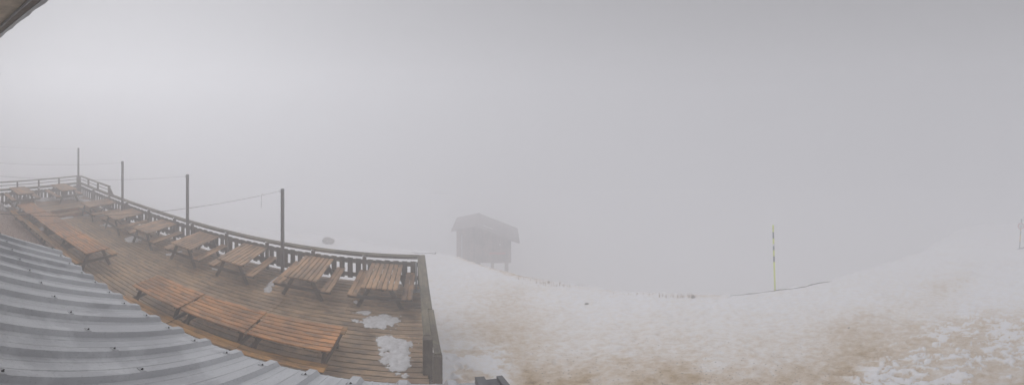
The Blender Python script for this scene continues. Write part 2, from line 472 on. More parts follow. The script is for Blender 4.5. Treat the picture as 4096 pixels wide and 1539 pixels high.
def build_ground():
    th = np.concatenate([np.arange(R(-84), R(108), R(0.24)), np.arange(R(108), R(276), R(4))])
    rr = np.concatenate([np.linspace(0.4, 4.0, 14), np.exp(np.arange(math.log(4.1), math.log(22), 0.0075)), np.exp(np.linspace(math.log(22.3), math.log(84), 45))])
    T, Rr = np.meshgrid(th, rr)
    X = Rr * np.sin(T); Y = Rr * np.cos(T)
    Z = terrain(X, Y)
    # ------- dirt on the snow: where wind-blown sand, mud and traffic have stained it
    px = T * FPX + PX0
    py = PY0 + FPX * np.arctan2(CAMZ - Z, Rr)
    n = fbm(X, Y, 0.8, 4, 61) - 0.5
    nf = fbm(X, Y, 3.2, 4, 71) - 0.5
    wx = 0.35 * (fbm(X, Y, 2.5, 3, 85) - 0.5); wy = 0.35 * (fbm(X, Y, 2.5, 3, 87) - 0.5)
    nx = 0.35 * fbm(X, Y, 1.3, 3, 81) + 0.65 * fbm(X + 2 * wx, Y + 2 * wy, 5.6, 4, 83, 0.68)
    dirt = 0.06 + 0.0 * X
    # broad tan veil
    dirt += 0.24 * np.exp(-((px - 2010) / 190) ** 2) * sstep(1080, 1180, py)
    dirt += 0.17 * sstep(1200, 1400, py) * sstep(1750, 1950, px) + 0.08 * sstep(1160, 1260, py)
    # muddy belt near the lodge
    belt = sstep(0, 150, py - (1395 - 25 * np.cos((px - 2700) / 330))) * sstep(1980, 2130, px) * (1 - 0.6 * sstep(3300, 3420, px))
    dirt += (0.30 + 0.55 * n + 0.5 * nf) * belt
    # broken white and tan crust on the right
    side = sstep(3150, 3450, px) * sstep(1240, 1330, py - 0.0 * px)
    diag = sstep(-70, 70, (py - 1539) + (px - 3330) * 0.62)
    patch = sstep(0.47, 0.50, nx + 0.10 * nf)
    dirt += side * (0.32 + 0.2 * n)
    dirt = np.where(diag > 0, dirt * (1 - diag) + diag * (0.0 + 0.50 * patch * sstep(1140, 1330, py) + 0.06 * nf), dirt)
    dirt += 0.30 * np.exp(-((py - (1262 - 0.32 * (px - 3420))) / 55) ** 2) * sstep(3250, 3500, px) * (1 - sstep(3850, 3950, px)) * (0.6 + n)
    # trampled white snow beside the deck
    near = (1 - sstep(1980, 2130, px)) * sstep(1330, 1430, py) * (px > 1650)
    p2 = sstep(0.50, 0.56, 0.6 * fbm(X, Y, 2.0, 4, 91) + 0.4 * fbm(X, Y, 6.5, 4, 93, 0.65))
    dirt = dirt * (1 - near) + near * (0.03 + 0.42 * p2)
    # earth showing along the lip of the slope under the hut
    rc = np.interp(T, CRT, CRR)
    lip = np.exp(-((Rr - rc - 0.15) / 0.5) ** 2) * sstep(1800, 1850, px) * (1 - sstep(2120, 2230, px))
    dirt += lip * (0.36 + 0.7 * nf)
    lip2 = np.exp(-((Rr - rc - 0.1) / 0.22) ** 2) * sstep(2120, 2200, px) * (1 - sstep(2900, 3000, px))
    dirt += lip2 * (0.12 + 0.5 * nf)
    dirt += 0.16 * n + 0.14 * nf
    dirt = np.clip(dirt, 0, 1)
    nr, nt = X.shape
    # white patches stand a little proud of the dirty ice
    Z = Z + 0.045 * (1 - patch) * diag * sstep(1250, 1420, py) + 0.035 * near * (1 - p2)
    V = np.stack([X, Y, Z], -1).reshape(-1, 3)
    i = np.arange(nr - 1)[:, None] * nt + np.arange(nt)[None, :]
    i2 = np.arange(nr - 1)[:, None] * nt + (np.arange(nt)[None, :] + 1) % nt
    F = np.stack([i, i + nt, i2 + nt, i2], -1).reshape(-1, 4)
    me = bpy.data.meshes.new("ground")
    me.vertices.add(len(V)); me.vertices.foreach_set("co", V.astype(np.float32).ravel())
    me.loops.add(F.size); me.loops.foreach_set("vertex_index", F.astype(np.int32).ravel())
    me.polygons.add(len(F)); me.polygons.foreach_set("loop_start", np.arange(0, F.size, 4, dtype=np.int32))
    me.polygons.foreach_set("loop_total", np.full(len(F), 4, dtype=np.int32))
    me.polygons.foreach_set("use_smooth", np.ones(len(F), dtype=bool))
    me.update(calc_edges=True)
    a = me.attributes.new("dirt", 'FLOAT', 'POINT'); a.data.foreach_set("value", dirt.astype(np.float32).ravel())
    me.materials.append(M['snow'])
    o = obj("ground", me)
    tag(o, "old snow slope stained tan, with tracks on the right", kind="structure")
    me.validate()
    # normals must point up
    if me.polygons[len(me.polygons) // 2].normal.z < 0: me.flip_normals()
build_ground()

# ------------------------------------------------------------------ deck
YF, XL, XR, YB = 8.80, -16.30, -0.12, 4.20
DECK = empty("deck", (0, 0, 0))
tag(DECK, "brown plank deck in front of the lodge", kind="structure")
PW = 0.166
def right_edge(y):     # the right railing is not quite square to the front one
    return -0.26 + (8.75 - y) * 0.066
rowi = 0
y = YB + PW / 2
while y < YF - 0.02:
    x0 = XL if y > 4.5 else -9.0
    x1 = right_edge(y) - 0.02
    cuts = [x0]
    c = x0 + (1.3, 3.35, 2.2, 3.35)[rowi % 4] + (0.0 if rowi % 2 else 0.05)
    base_cuts = [-14.0, -10.6, -7.05, -3.45] if (rowi // 6) % 2 == 0 else [-12.3, -8.85, -5.2, -1.9]
    cuts += [b for b in base_cuts if b > x0 + 0.4] + [x1]
    for a, b in zip(cuts[:-1], cuts[1:]):
        L_ = b - a - 0.006
        o = board("plank", round(L_, 2), PW - 0.026, 0.060, M['deck'], DECK, ((a + b) / 2, y, -0.030 + random.uniform(-.002, .002)),
                  (random.uniform(-.006, .006), 0, 0), 0.005)
    rowi += 1
    y += PW
# joists and rim boards underneath
for k in range(12):
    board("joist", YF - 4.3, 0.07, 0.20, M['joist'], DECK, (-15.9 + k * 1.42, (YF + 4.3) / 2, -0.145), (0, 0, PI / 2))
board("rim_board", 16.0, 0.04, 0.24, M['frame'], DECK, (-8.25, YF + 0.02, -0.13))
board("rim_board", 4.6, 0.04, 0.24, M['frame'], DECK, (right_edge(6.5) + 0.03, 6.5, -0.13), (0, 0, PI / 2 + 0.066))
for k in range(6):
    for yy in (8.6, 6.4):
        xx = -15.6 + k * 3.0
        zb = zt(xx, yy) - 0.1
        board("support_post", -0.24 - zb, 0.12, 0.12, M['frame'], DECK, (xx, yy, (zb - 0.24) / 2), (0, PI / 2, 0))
# raised platform and its step at the far end
PLAT = empty("deck_platform", (-15.15, 6.5, 0))
tag(PLAT, "raised plank platform with one step at the far end of the deck", kind="structure")
PZ = 0.34
for k in range(14):
    board("plank", 4.25, 0.152, 0.034, M['deck'], PLAT, (-1.02 + k * 0.166, 0.13, PZ - 0.017), (0, 0, PI / 2))
board("riser", 4.25, 0.03, 0.135, M['table'], PLAT, (1.15, 0.13, 0.238), (0, 0, PI / 2))
for k in range(2):
    board("step_tread", 2.9, 0.155, 0.034, M['deck'], PLAT, (1.25 + k * 0.17, 0.70, 0.153), (0, 0, PI / 2))
board("riser", 2.9, 0.03, 0.133, M['table'], PLAT, (1.47, 0.70, 0.0675), (0, 0, PI / 2))

# ------------------------------------------------------------------ gravel bed
def gravel():
    x0, x1, y0, y1 = -19.5, -8.6, 0.6, 4.46
    V = [(x0, y0, -0.5), (x1, y0, -0.5), (x1, y1, -0.5), (x0, y1, -0.5), (x0, y0, -0.02), (x1, y0, -0.02), (x1, y1, -0.02), (x0, y1, -0.02)]
    Fc = [(0, 3, 2, 1), (4, 5, 6, 7), (0, 1, 5, 4), (1, 2, 6, 5), (2, 3, 7, 6), (3, 0, 4, 7)]
    bed = obj("gravel_terrace", from_data("gravel_terrace", V, Fc, M['gravel_bed']))
    tag(bed, "flat gravel terrace between the lodge and the deck", kind="structure")
    n = 15000
    base = np.array([(1, 0, 0), (-.5, .87, 0), (-.5, -.87, 0), (0, 0, .7), (0, 0, -.7)])
    fb = [(0, 1, 3), (1, 2, 3), (2, 0, 3), (1, 0, 4), (2, 1, 4), (0, 2, 4)]
    VV, FF = [], []
    u = rng.random(n)
    xs = x0 + 2.2 + (x1 - x0 - 2.3) * u; ys = 2.2 + (y1 - 2.25) * rng.random(n) ** 0.8
    for i in range(n):
        s = rng.uniform(0.014, 0.034); a = rng.uniform(0, 6.28); ca, sa = math.cos(a), math.sin(a)
        st = rng.uniform(.6, 1.0)
        k = len(VV)
        for p in base:
            px_, py_ = p[0] * s, p[1] * s * st
            VV.append((xs[i] + px_ * ca - py_ * sa, ys[i] + px_ * sa + py_ * ca, -0.016 + p[2] * s * 0.8))
        FF += [(a_ + k, b_ + k, c_ + k) for a_, b_, c_ in fb]
    o = obj("gravel", from_data("gravel", VV, FF, M['gravel']))
    tag(o, "loose pinkish gravel stones on the terrace", "gravel", kind="stuff")
gravel()
edge = board("timber_edging", 7.2, 0.05, 0.10, M['frame'], None, (-12.7, 4.47, -0.035))
tag(edge, "dark timber edging board along the pinkish gravel", "edging")

# ------------------------------------------------------------------ picnic tables
def make_table(name, topmat, benchmat):
    """table along local Y; base at the origin"""
    t = empty(name)
    TL, TW, n = 1.46, 0.87, 7
    w = TW / n
    for k in range(n):
        board("top_board", TL, w - 0.019, 0.045, topmat, t, ((k - (n - 1) / 2) * w, 0, 0.7175 + random.uniform(-.002, .002)), (0, 0, PI / 2 + random.uniform(-.002, .002)))
    for s in (-1, 1):
        for j in range(2):
            board("bench_board", 1.50, 0.116, 0.036, benchmat, t, (s * (0.575 + j * 0.124), 0.02, 0.432), (0, 0, PI / 2 + random.uniform(-.003, .003)))
        yb = s * 0.60
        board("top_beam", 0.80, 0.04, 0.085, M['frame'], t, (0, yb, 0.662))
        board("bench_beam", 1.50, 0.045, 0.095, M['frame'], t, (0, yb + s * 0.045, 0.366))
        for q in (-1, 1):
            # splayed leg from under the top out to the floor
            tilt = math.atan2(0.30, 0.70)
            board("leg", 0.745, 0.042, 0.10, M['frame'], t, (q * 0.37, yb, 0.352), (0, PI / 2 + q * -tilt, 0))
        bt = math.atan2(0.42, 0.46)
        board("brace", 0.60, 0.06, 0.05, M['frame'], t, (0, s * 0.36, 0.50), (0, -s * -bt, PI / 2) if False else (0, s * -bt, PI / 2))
    return t

proto_old = make_table("picnic_table", M['old_table'], M['old_table'])
proto_new = make_table("picnic_table", M['table'], M['bench'])
used = {}
def place_table(proto, x, y, z, rz, label, group, dl=None):
    if proto.name not in used:
        used[proto.name] = 1; t = proto
    else:
        t = copy_tree(proto)
    t.location = (x, y, z); t.rotation_euler = (0, 0, rz)
    tag(t, label, "picnic table", group)
    return t
# the row along the front railing (near edge positions measured in the photograph)
row = [((1444, 1140), (1592, 1149)), ((1145, 1091), (1274, 1110)), ((877, 1022), (981, 1051)), ((688, 961), (773, 993)),
       ((543, 900), (611, 924)), ((428, 852), (479, 871)), ((337, 806), (377, 823))]
rl = ["weathered picnic table in the deck corner beside the right railing, nearest of the railing row",
      "second picnic table of the railing row, counted from the right deck corner",
      "third picnic table of the railing row, just left of the nearest dark post",
      "fourth picnic table of the railing row, counted from the right deck corner",
      "fifth picnic table of the railing row, just left of the second post",
      "sixth picnic table of the railing row, in light fog",
      "last hazy picnic table of the railing row, next to the raised platform"]
for (a, b), lab in zip(row, rl):
    A, B = P(*a, 0.74), P(*b, 0.74)
    cx = (A.x + B.x) / 2; ny = (A.y + B.y) / 2
    yy = min(ny + 0.73, 8.02)
    place_table(proto_old, cx, max(yy, 7.95), 0, random.uniform(-0.03, 0.03), lab, "picnic tables along the front railing")
# two runs set end to end along the deck
for k, (xc, yc, lab) in enumerate([(-2.24, 5.12, "wet brown picnic table nearest the camera, right end of the near run"),
                       (-3.76, 5.09, "wet brown picnic table in the middle of the near run of three"),
                       (-5.28, 5.05, "wet brown picnic table at the left end of the near run of three")]):
    place_table(proto_new, xc, yc, 0, PI / 2 + (0.022, 0.03, 0.02)[k], lab, "near run of picnic tables end to end")
for k, (xc, yc, lab) in enumerate([(-9.06, 5.10, "picnic table with open end frame, right end of the far run"),
                       (-10.55, 5.05, "second picnic table from the right in the far run"),
                       (-12.04, 5.02, "third picnic table from the right in the far run, hazy"),
                       (-13.56, 4.88, "pale hazy picnic table at the left end of the far run")]):
    place_table(proto_new, xc, yc, 0, PI / 2 + 0.02, lab, "far run of picnic tables end to end")
for (a, b, lab) in [((202, 741), (308, 748), "hazy picnic table on the raised platform next to the corner post"),
                    ((39, 750), (136, 765), "hazy picnic table on the raised platform at the far left edge")]:
    A, B = P(*a, 0.74 + PZ), P(*b, 0.74 + PZ)
    c = (A + B) / 2
    place_table(proto_old, min(c.x, -15.15), c.y, PZ, PI / 2 + 0.03, lab, "picnic tables on the platform")

# ------------------------------------------------------------------ railings
def rail_run(T, p0, p1, posts, face=1, npick=6, cap=True, skip_cap=False):
    """straight railing from p0 to p1 (xy); posts = distances along it"""
    p0 = Vector((p0[0], p0[1], 0)); p1 = Vector((p1[0], p1[1], 0))
    d = (p1 - p0); Ln = d.length; d.normalize()
    nrm = Vector((-d.y, d.x, 0)) * face          # points to the inner side
    rz = math.atan2(d.y, d.x)
    at = lambda s, off, z: p0 + d * s + nrm * off + Vector((0, 0, z))
    for s in posts:
        board("post", 1.14, 0.095, 0.095, M['rail'], T, at(s, 0.0, 0.34), (0, PI / 2, rz))
    ps = list(posts)
    for a, b in zip(ps[:-1], ps[1:]):
        L_ = b - a
        board("top_rail", L_ - 0.097, 0.035, 0.15, M['rail'], T, at((a + b) / 2, -0.015, 0.715), (0, 0, rz))
        board("bottom_rail", L_ - 0.097, 0.035, 0.14, M['rail'], T, at((a + b) / 2, -0.015, 0.235), (0, 0, rz))
        n = max(1, round((L_ - 0.1) / 0.232))
        st = (L_ - 0.10) / n
        for k in range(n):
            board("picket", 0.71, st * 0.63, 0.022, M['rail'], T, at(a + 0.05 + st * (k + 0.5), 0.018, 0.475 + random.uniform(-.006, .006)),
                  (PI / 2, PI / 2, rz) if False else (Matrix.Rotation(rz, 3, 'Z') @ Matrix.Rotation(PI / 2, 3, 'X') @ Matrix.Rotation(PI / 2, 3, 'Z')).to_euler())
        if not skip_cap:
            board("cap_board", L_ - 0.004, 0.155, 0.042, M['cap'], T, at((a + b) / 2, 0.0, 0.993), (0, 0, rz))
            board("cap_side", L_ - 0.10, 0.035, 0.05, M['rail'], T, at((a + b) / 2, 0.045, 0.945), (0, 0, rz))
    return at, rz

FR = empty("front_railing", (-8, YF, 0))
tag(FR, "long wooden picket railing along the front edge of the deck", "railing")
postx = [YF * math.tan((p - PX0) / FPX) for p in (322, 374, 436.4, 507.5, 595, 698, 769, 906.6, 1068.6, 1253, 1457.7, 1678)]
postx[0] = XL
posts = [x - XL for x in postx]
sub = empty("tmp")
at, rz = rail_run(FR, (XL, YF), (postx[-1], YF), posts, face=-1)
# make parts relative to the thing's own origin
for ch in FR.children: ch.location = ch.location - FR.location
bpy.data.objects.remove(sub)
# added upper rail along the platform
for i, x in enumerate((postx[0], postx[0] + 0.98, postx[0] + 1.96)):
    board("upper_post", 0.36, 0.09, 0.07, M['rail'], FR, (x + 8 + (0.02 if i == 0 else 0), 0, 1.19), (0, PI / 2, 0))
board("upper_cap", 3.05, 0.15, 0.04, M['cap'], FR, (postx[0] + 1.53 + 8, 0, 1.39))
board("upper_bar", 2.95, 0.03, 0.035, M['rail'], FR, (postx[0] + 1.50 + 8, 0.0, 1.20))
xe = postx[0] + 2.98 + 8
V = [(xe - 0.06, -0.02, 1.016), (xe + 0.42, -0.02, 1.016), (xe + 0.06, -0.02, 1.40), (xe - 0.06, -0.02, 1.37),
     (xe - 0.06, 0.02, 1.016), (xe + 0.42, 0.02, 1.016), (xe + 0.06, 0.02, 1.40), (xe - 0.06, 0.02, 1.37)]
obj("end_panel", from_data("end_panel", V, [(0, 1, 2, 3), (7, 6, 5, 4), (0, 4, 5, 1), (1, 5, 6, 2), (2, 6, 7, 3), (3, 7, 4, 0)], M['rail']), FR)

LR = empty("far_railing", (XL, 5.5, 0))
tag(LR, "hazy wooden railing with raised top rail at the far left end of the deck", "railing")
lp = [0.06, 1.2, 2.4, 3.6, 4.8, 6.0]
rail_run(LR, (XL, YF - 0.1), (XL, YF - 6.1), lp, face=1)
for ch in LR.children: ch.location = ch.location - LR.location
for s in lp[:]:
    board("upper_post", 0.36, 0.08, 0.07, M['rail'], LR, (0, YF - 0.1 - s - 5.5, 1.19), (0, PI / 2, 0))
board("upper_cap", 6.1, 0.15, 0.04, M['cap'], LR, (0, YF - 3.15 - 5.5, 1.39), (0, 0, PI / 2))
board("upper_bar", 6.0, 0.03, 0.035, M['rail'], LR, (0, YF - 3.15 - 5.5, 1.20), (0, 0, PI / 2))

RR = empty("side_railing", (-0.1, 6.6, 0))
tag(RR, "wooden side railing with broad mossy cap at the right end of the deck", "railing")
c0 = Vector((right_edge(8.75), 8.72)); c1 = Vector((right_edge(5.1), 5.1))
Lr = (c1 - c0).length
rail_run(RR, c0, c1, [0.10, 1.35, 2.72, Lr], face=-1, skip_cap=True)
for ch in RR.children: ch.location = ch.location - RR.location
ang = math.atan2(c1.y - c0.y, c1.x - c0.x)
def rpos(y, off, z): return (right_edge(y) + off + 0.1, y - 6.6, z)
board("cap_board", 2.80, 0.20, 0.05, M['cap'], RR, rpos(7.44, 0.015, 1.0), (0, 0, ang))
board("cap_board", 0.92, 0.125, 0.06, M['cap'], RR, rpos(5.565, -0.03, 1.004), (0, 0, ang))
board("cap_board", 1.46, 0.105, 0.052, M['cap'], RR, rpos(5.30, 0.088, 0.992), (0, 0, ang))
board("end_post", 1.55, 0.15, 0.13, M['rail'], RR, rpos(5.02, -0.03, 0.26), (0, PI / 2, ang))
board("end_post", 1.55, 0.13, 0.13, M['rail'], RR, rpos(4.60, 0.085, 0.195), (0, PI / 2, ang))
board("outer_board", 4.1, 0.03, 0.16, M['rail'], RR, rpos(6.65, 0.09, 0.885), (0, 0, ang))

# ------------------------------------------------------------------ plain posts and the wires they carry
pole_px = [1130, 750, 490, 310]
pl = ["dark square post at the near part of the front railing, closest to the camera",
      "dark square post standing second from the right along the front railing",
      "hazy square post standing third from the right along the front railing",
      "pale hazy square post at the far left corner of the deck"]
tops = []
for k, (px_, lab) in enumerate(zip(pole_px, pl)):
    Y_ = 8.62
    x = Y_ * math.tan((px_ - PX0) / FPX)
    z0 = PZ if k == 3 else 0.0
    ht = (2.87 if k < 3 else 2.70)
    x = max(x, XL + 0.16)
    t = empty("wire_post", (x, Y_, z0))
    board("shaft", ht, 0.088, 0.088, M['pole'], t, (0, 0, ht / 2), (0, PI / 2, 0), 0.008)
    board("base_plate", 0.17, 0.17, 0.012, M['pole'], t, (0, 0, 0.006))
    pts = [(-0.03, 0, 0)] + [(-0.075 - 0.03 * math.cos(a), 0, 0.03 * math.sin(a)) for a in np.linspace(-2.6, 2.2, 9)]
    obj("hook", tube_mesh(pts, 0.006, M['galv'], 6), t, (-0.012, 0, ht - 0.09))
    tag(t, lab, "post", "posts carrying the wires")
    tops.append(Vector((x - 0.12, Y_, z0 + ht - 0.09)))
ends = [Vector((-5.0, -0.19, 3.80)), Vector((-8.7, -0.19, 3.72)), Vector((-12.6, -0.19, 3.52)), Vector((-16.9, -0.19, 3.60))]
wlab = ["pale wire crossing low over the deck to the nearest post", "thin wire running to the second post from the right",
        "thin hazy wire running to the third post from the right", "faint uppermost wire running to the far corner post"]
for k, (a, b) in enumerate(zip(tops, ends)):
    sag = (0.06, 0.05, 0.13, 0.03)[k]
    n = 40
    pts = []
    for i in range(n + 1):
        u = i / n
        p = a.lerp(b, u); p.z -= sag * 4 * u * (1 - u)
        pts.append(p)
    o = empty("overhead_wire", a)
    obj("cable", tube_mesh([p - a for p in pts], (0.0045, 0.0036, 0.0036, 0.0036)[k], M['wire'], 6), o)
    if k == 0:
        q = pts[4] - a
        obj("dangling_cord", tube_mesh([q + Vector((0.012, 0, 0.0)), q + Vector((0.03, 0, 0.03)), q + Vector((0.0, 0, 0.045)), q + Vector((-0.02, 0, 0.0)), q + Vector((-0.015, 0, -0.12)), q + Vector((-0.03, 0, -0.38))], 0.004, M['wire'], 6), o)
    tag(o, wlab[k], "wire", "wires from the lodge to the posts")

# small metal post in the deck corner
t = empty("metal_post", (right_edge(8.4) - 0.13, 8.42, 0))
obj("shaft", tube_mesh([(0, 0, 0.01), (0, 0, 0.96)], 0.024, M['galv'], 12), t)
board("base_plate", 0.20, 0.20, 0.012, M['galv'], t, (0, 0, 0.008))
tag(t, "thin grey metal post with square foot in the deck corner", "post")

# ------------------------------------------------------------------ snow lying on the deck
def snow_patch(name, poly, label, z=0.0, thick=0.05, res=0.022, rough=0.10, seed=1, group="snow left lying on the deck"):
    pts = np.array([(p[0], p[1]) for p in poly])
    mn = pts.min(0) - 0.25; mx = pts.max(0) + 0.25
    xs = np.arange(mn[0], mx[0], res); ys = np.arange(mn[1], mx[1], res)
    X, Y = np.meshgrid(xs, ys)
    # signed distance to the outline
    D = np.full(X.shape, 1e9); inside = np.zeros(X.shape, bool)
    n = len(pts)
    for i in range(n):
        a, b = pts[i], pts[(i + 1) % n]
        e = b - a
        t_ = np.clip(((X - a[0]) * e[0] + (Y - a[1]) * e[1]) / (e @ e + 1e-9), 0, 1)
        D = np.minimum(D, np.hypot(X - a[0] - t_ * e[0], Y - a[1] - t_ * e[1]))
        cond = ((a[1] > Y) != (b[1] > Y)) & (X < (b[0] - a[0]) * (Y - a[1]) / (b[1] - a[1] + 1e-12) + a[0])
        inside ^= cond
    S = np.where(inside, D, -D) + rough * (2.6 * (fbm(X, Y, 2.6, 3, seed, 0.6) - 0.5) + 4.2 * (fbm(X, Y, 9, 4, seed + 40, 0.75) - 0.5)) * np.clip(0.5 + D / 0.22, 0.5, 2.0)
    keep = S > 0
    thick = thick * 0.5 if thick < 0.09 else thick
    Hh = thick * (1 - np.exp(-np.maximum(S, 0) / 0.10)) * (0.55 + 0.9 * fbm(X, Y, 4, 4, seed + 9))
    CV = np.clip(0.12 + S / 0.09, 0, 1)
    Hh = np.where(keep, Hh + 0.004, -0.012)
    idx = -np.ones(X.shape, int); V = []; Fc = []; CO = []
    kk = np.zeros(X.shape, bool)
    kk[:-1, :-1] = (keep[:-1, :-1] | keep[1:, :-1] | keep[:-1, 1:] | keep[1:, 1:])
    use = np.zeros(X.shape, bool)
    for dy in (0, 1):
        for dx in (0, 1):
            use[dy:, dx:] |= kk[:X.shape[0] - dy, :X.shape[1] - dx]
    c = pts.mean(0)
    for (j, i) in np.argwhere(use):
        idx[j, i] = len(V); V.append((X[j, i] - c[0], Y[j, i] - c[1], Hh[j, i])); CO.append(CV[j, i])
    for (j, i) in np.argwhere(kk):
        Fc.append((idx[j, i], idx[j, i + 1], idx[j + 1, i + 1], idx[j + 1, i]))
    if not V: return
    me = from_data(name, V, Fc, M['patch'], True)
    at_ = me.attributes.new('cover', 'FLOAT', 'POINT'); at_.data.foreach_set('value', np.array(CO, dtype=np.float32))
    o = obj(name, me, None, (c[0], c[1], z))
    tag(o, label, "snow", group)
def pp(lst, z=0.0): return [P(x, y, z) for x, y in lst]
c7 = lambda pts: [(1350 + x / 3.1325, 1230 + y / 3.1325) for x, y in pts]
snow_patch("snow_patch", pp(c7([(480, 355), (600, 340), (690, 380), (930, 385), (925, 560), (900, 700), (895, 830), (860, 890), (740, 840), (640, 780), (540, 690), (510, 600), (530, 520), (480, 430)])),
           "largest snow patch on the planks beside the side railing", seed=2, thick=0.07)
snow_patch("snow_patch", pp(c7([(215, 160), (350, 140), (480, 100), (600, 70), (740, 110), (765, 170), (700, 210), (600, 240), (360, 240), (290, 200)])),
           "lacy snow patch between the corner table and the largest patch", seed=3, thick=0.04)
snow_patch("snow_patch", pp(c7([(160, 65), (240, 35), (400, 28), (460, 48), (370, 95), (300, 75)])), "small snow sliver in front of the corner table", seed=4, thick=0.03, rough=0.05)
snow_patch("snow_patch", pp([(1050, 1168), (1062, 1140), (1085, 1120), (1118, 1095), (1122, 1110), (1100, 1135), (1085, 1165)]), "snow streak lying left of the second railing table", seed=5, thick=0.04, rough=0.06)
snow_patch("snow_patch", pp([(1402, 1200), (1430, 1196), (1436, 1216), (1415, 1214)]), "tiny snow scrap under the bench of the corner table", seed=6, thick=0.03, rough=0.05)
snow_patch("snow_patch", pp([(840, 1066), (880, 1068), (890, 1082), (850, 1080)]), "snow scrap under the third railing table", seed=7, thick=0.03, rough=0.06)
snow_patch("snow_patch", pp([(655, 1018), (700, 1006), (715, 1000), (738, 998), (700, 1022)]), "snow patch under the fourth railing table", seed=8, thick=0.04, rough=0.08)
snow_patch("snow_patch", pp([(495, 952), (530, 940), (560, 940), (580, 955), (540, 972), (515, 968)]), "snow patch under the fifth railing table", seed=9, thick=0.04, rough=0.08)
snow_patch("snow_patch", pp([(405, 900), (430, 890), (470, 898), (440, 908)]), "snow patch under the sixth railing table", seed=10, thick=0.04, rough=0.08)
snow_patch("snow_patch", pp([(325, 858), (345, 850), (362, 856), (340, 862)]), "small snow scrap under the hazy last railing table", seed=11, thick=0.04, rough=0.06)
snow_patch("snow_patch", pp([(228, 870), (245, 862), (300, 860), (296, 868), (250, 874)]), "snow strip at the foot of the platform step", seed=12, thick=0.04, rough=0.08)
zc = PZ
snow_patch("snow_patch", [(-16.15, 8.5), (-15.55, 8.6), (-15.3, 8.2), (-14.6, 8.55), (-14.2, 8.55), (-14.25, 8.3), (-15.4, 7.7), (-15.6, 6.2), (-16.15, 5.6)], "snow drifted along the far railing on the platform", z=zc, seed=13, thick=0.10, rough=0.10, res=0.035)
snow_patch("snow_patch", [(-16.1, 4.6), (-15.3, 4.6), (-14.4, 4.55), (-14.3, 4.75), (-15.2, 5.0), (-16.1, 5.1)], "snow strip under the benches at the far left platform edge", z=zc, seed=14, thick=0.10, rough=0.10, res=0.035)
snow_patch("snow_patch", [(-18.2, 3.6), (-16.7, 3.8), (-15.6, 4.0), (-15.5, 4.3), (-16.5, 4.42), (-18.2, 4.4)], "rounded snow heap on the gravel at the far left", z=0.0, seed=15, thick=0.30, rough=0.10, res=0.04)
snow_patch("snow_patch", [P(138, 917), P(170, 905), P(178, 918), P(150, 926)], "snow scrap beneath the far run of tables", z=0.0, seed=16, thick=0.04, rough=0.05)
snow_patch("snow_patch", [P(92, 885), P(112, 874), P(120, 884), P(100, 895)], "snow scrap by the gravel edge under the far run bench", z=0.0, seed=17, thick=0.04, rough=0.05)

# ------------------------------------------------------------------ lodge
LODGE = empty("lodge_building", (-6, -0.4, 0))
tag(LODGE, "lodge with ribbed grey metal lean-to roof and overhanging eave", "building")
lo = Vector((-6, -0.4, 0))
def box_mesh(x0, x1, y0, y1, z0, z1, mat):
    V = [(x0, y0, z0), (x1, y0, z0), (x1, y1, z0), (x0, y1, z0), (x0, y0, z1), (x1, y0, z1), (x1, y1, z1), (x0, y1, z1)]
    V = [Vector(v) - lo for v in V]
    return from_data("box", V, [(0, 3, 2, 1), (4, 5, 6, 7), (0, 1, 5, 4), (1, 2, 6, 5), (2, 3, 7, 6), (3, 0, 4, 7)], mat)
YE, ZE, SL, PITCH = 2.05, 2.985, 0.46, 0.300
XV = -4.52                                        # left verge of the lean-to roof
obj("wall", box_mesh(-18.5, 0.30, -5.3, -0.20, -0.7, 6.30, M['wall']), LODGE)
obj("gable_wall", from_data("gable_wall", [Vector(v) - lo for v in [(0.30, -0.3, 6.302), (0.30, -5.3, 6.302), (0.30, -5.3, 10.4), (0.1, -0.3, 6.302), (0.1, -5.3, 6.302), (0.1, -5.3, 10.4)]],
    [(0, 2, 1), (3, 4, 5), (0, 1, 4, 3), (1, 2, 5, 4), (2, 0, 3, 5)], M['wall']), LODGE)
obj("lean_to_wall", box_mesh(XV + 0.12, 0.28, -0.19, 1.62, -0.7, 2.75, M['wall']), LODGE)
# ribbed sheets, three ribs each
rib0 = 0.13
def profile():
    """(x, z) over one pitch centred on a rib"""
    h = 0.053
    pr = [(-0.150, 0), (-0.112, 0), (-0.106, 0.005), (-0.096, 0.005), (-0.090, 0), (-0.062, 0), (-0.050, 0), (-0.026, h), (0.026, h), (0.050, 0), (0.062, 0), (0.090, 0), (0.096, 0.005), (0.106, 0.005), (0.112, 0), (0.150, 0)]
    return pr
ribs = [rib0 - PITCH * k for k in range(16)]
YT = -0.18
sx_len = YE - YT
def roof_z(y): return ZE + SL * (YE - y)
fast = None
def fastener_mesh():
    bm = bmesh.new()
    def box(sx, sy, sz, c, mi):
        r = bmesh.ops.create_cube(bm, size=1)
        for v in r['verts']: v.co = Vector((v.co.x * sx, v.co.y * sy, v.co.z * sz)) + Vector(c)
        for f in {f for v in r['verts'] for f in v.link_faces}: f.material_index = mi
    box(0.050, 0.042, 0.005, (0, 0, 0.0025), 0)
    for s_ in (-1, 1): box(0.004, 0.042, 0.024, (s_ * 0.029, 0, -0.008), 0 if s_ > 0 else 1)
    r = bmesh.ops.create_cone(bm, segments=10, radius1=0.011, radius2=0.009, depth=0.007, cap_ends=True)
    r2 = bmesh.ops.create_cone(bm, segments=6, radius1=0.0065, radius2=0.006, depth=0.012, cap_ends=True)
    for q, h in ((r, 0.0085), (r2, 0.017)):
        bmesh.ops.translate(bm, verts=q['verts'], vec=(0, 0, h))
        for f in {f for v in q['verts'] for f in v.link_faces}: f.material_index = 1
    m = bpy.data.meshes.new("fastener"); bm.to_mesh(m); bm.free(); m.materials.append(M['roof']); m.materials.append(M['black'])
    return m
fast = fastener_mesh()
tilt = math.atan(SL)
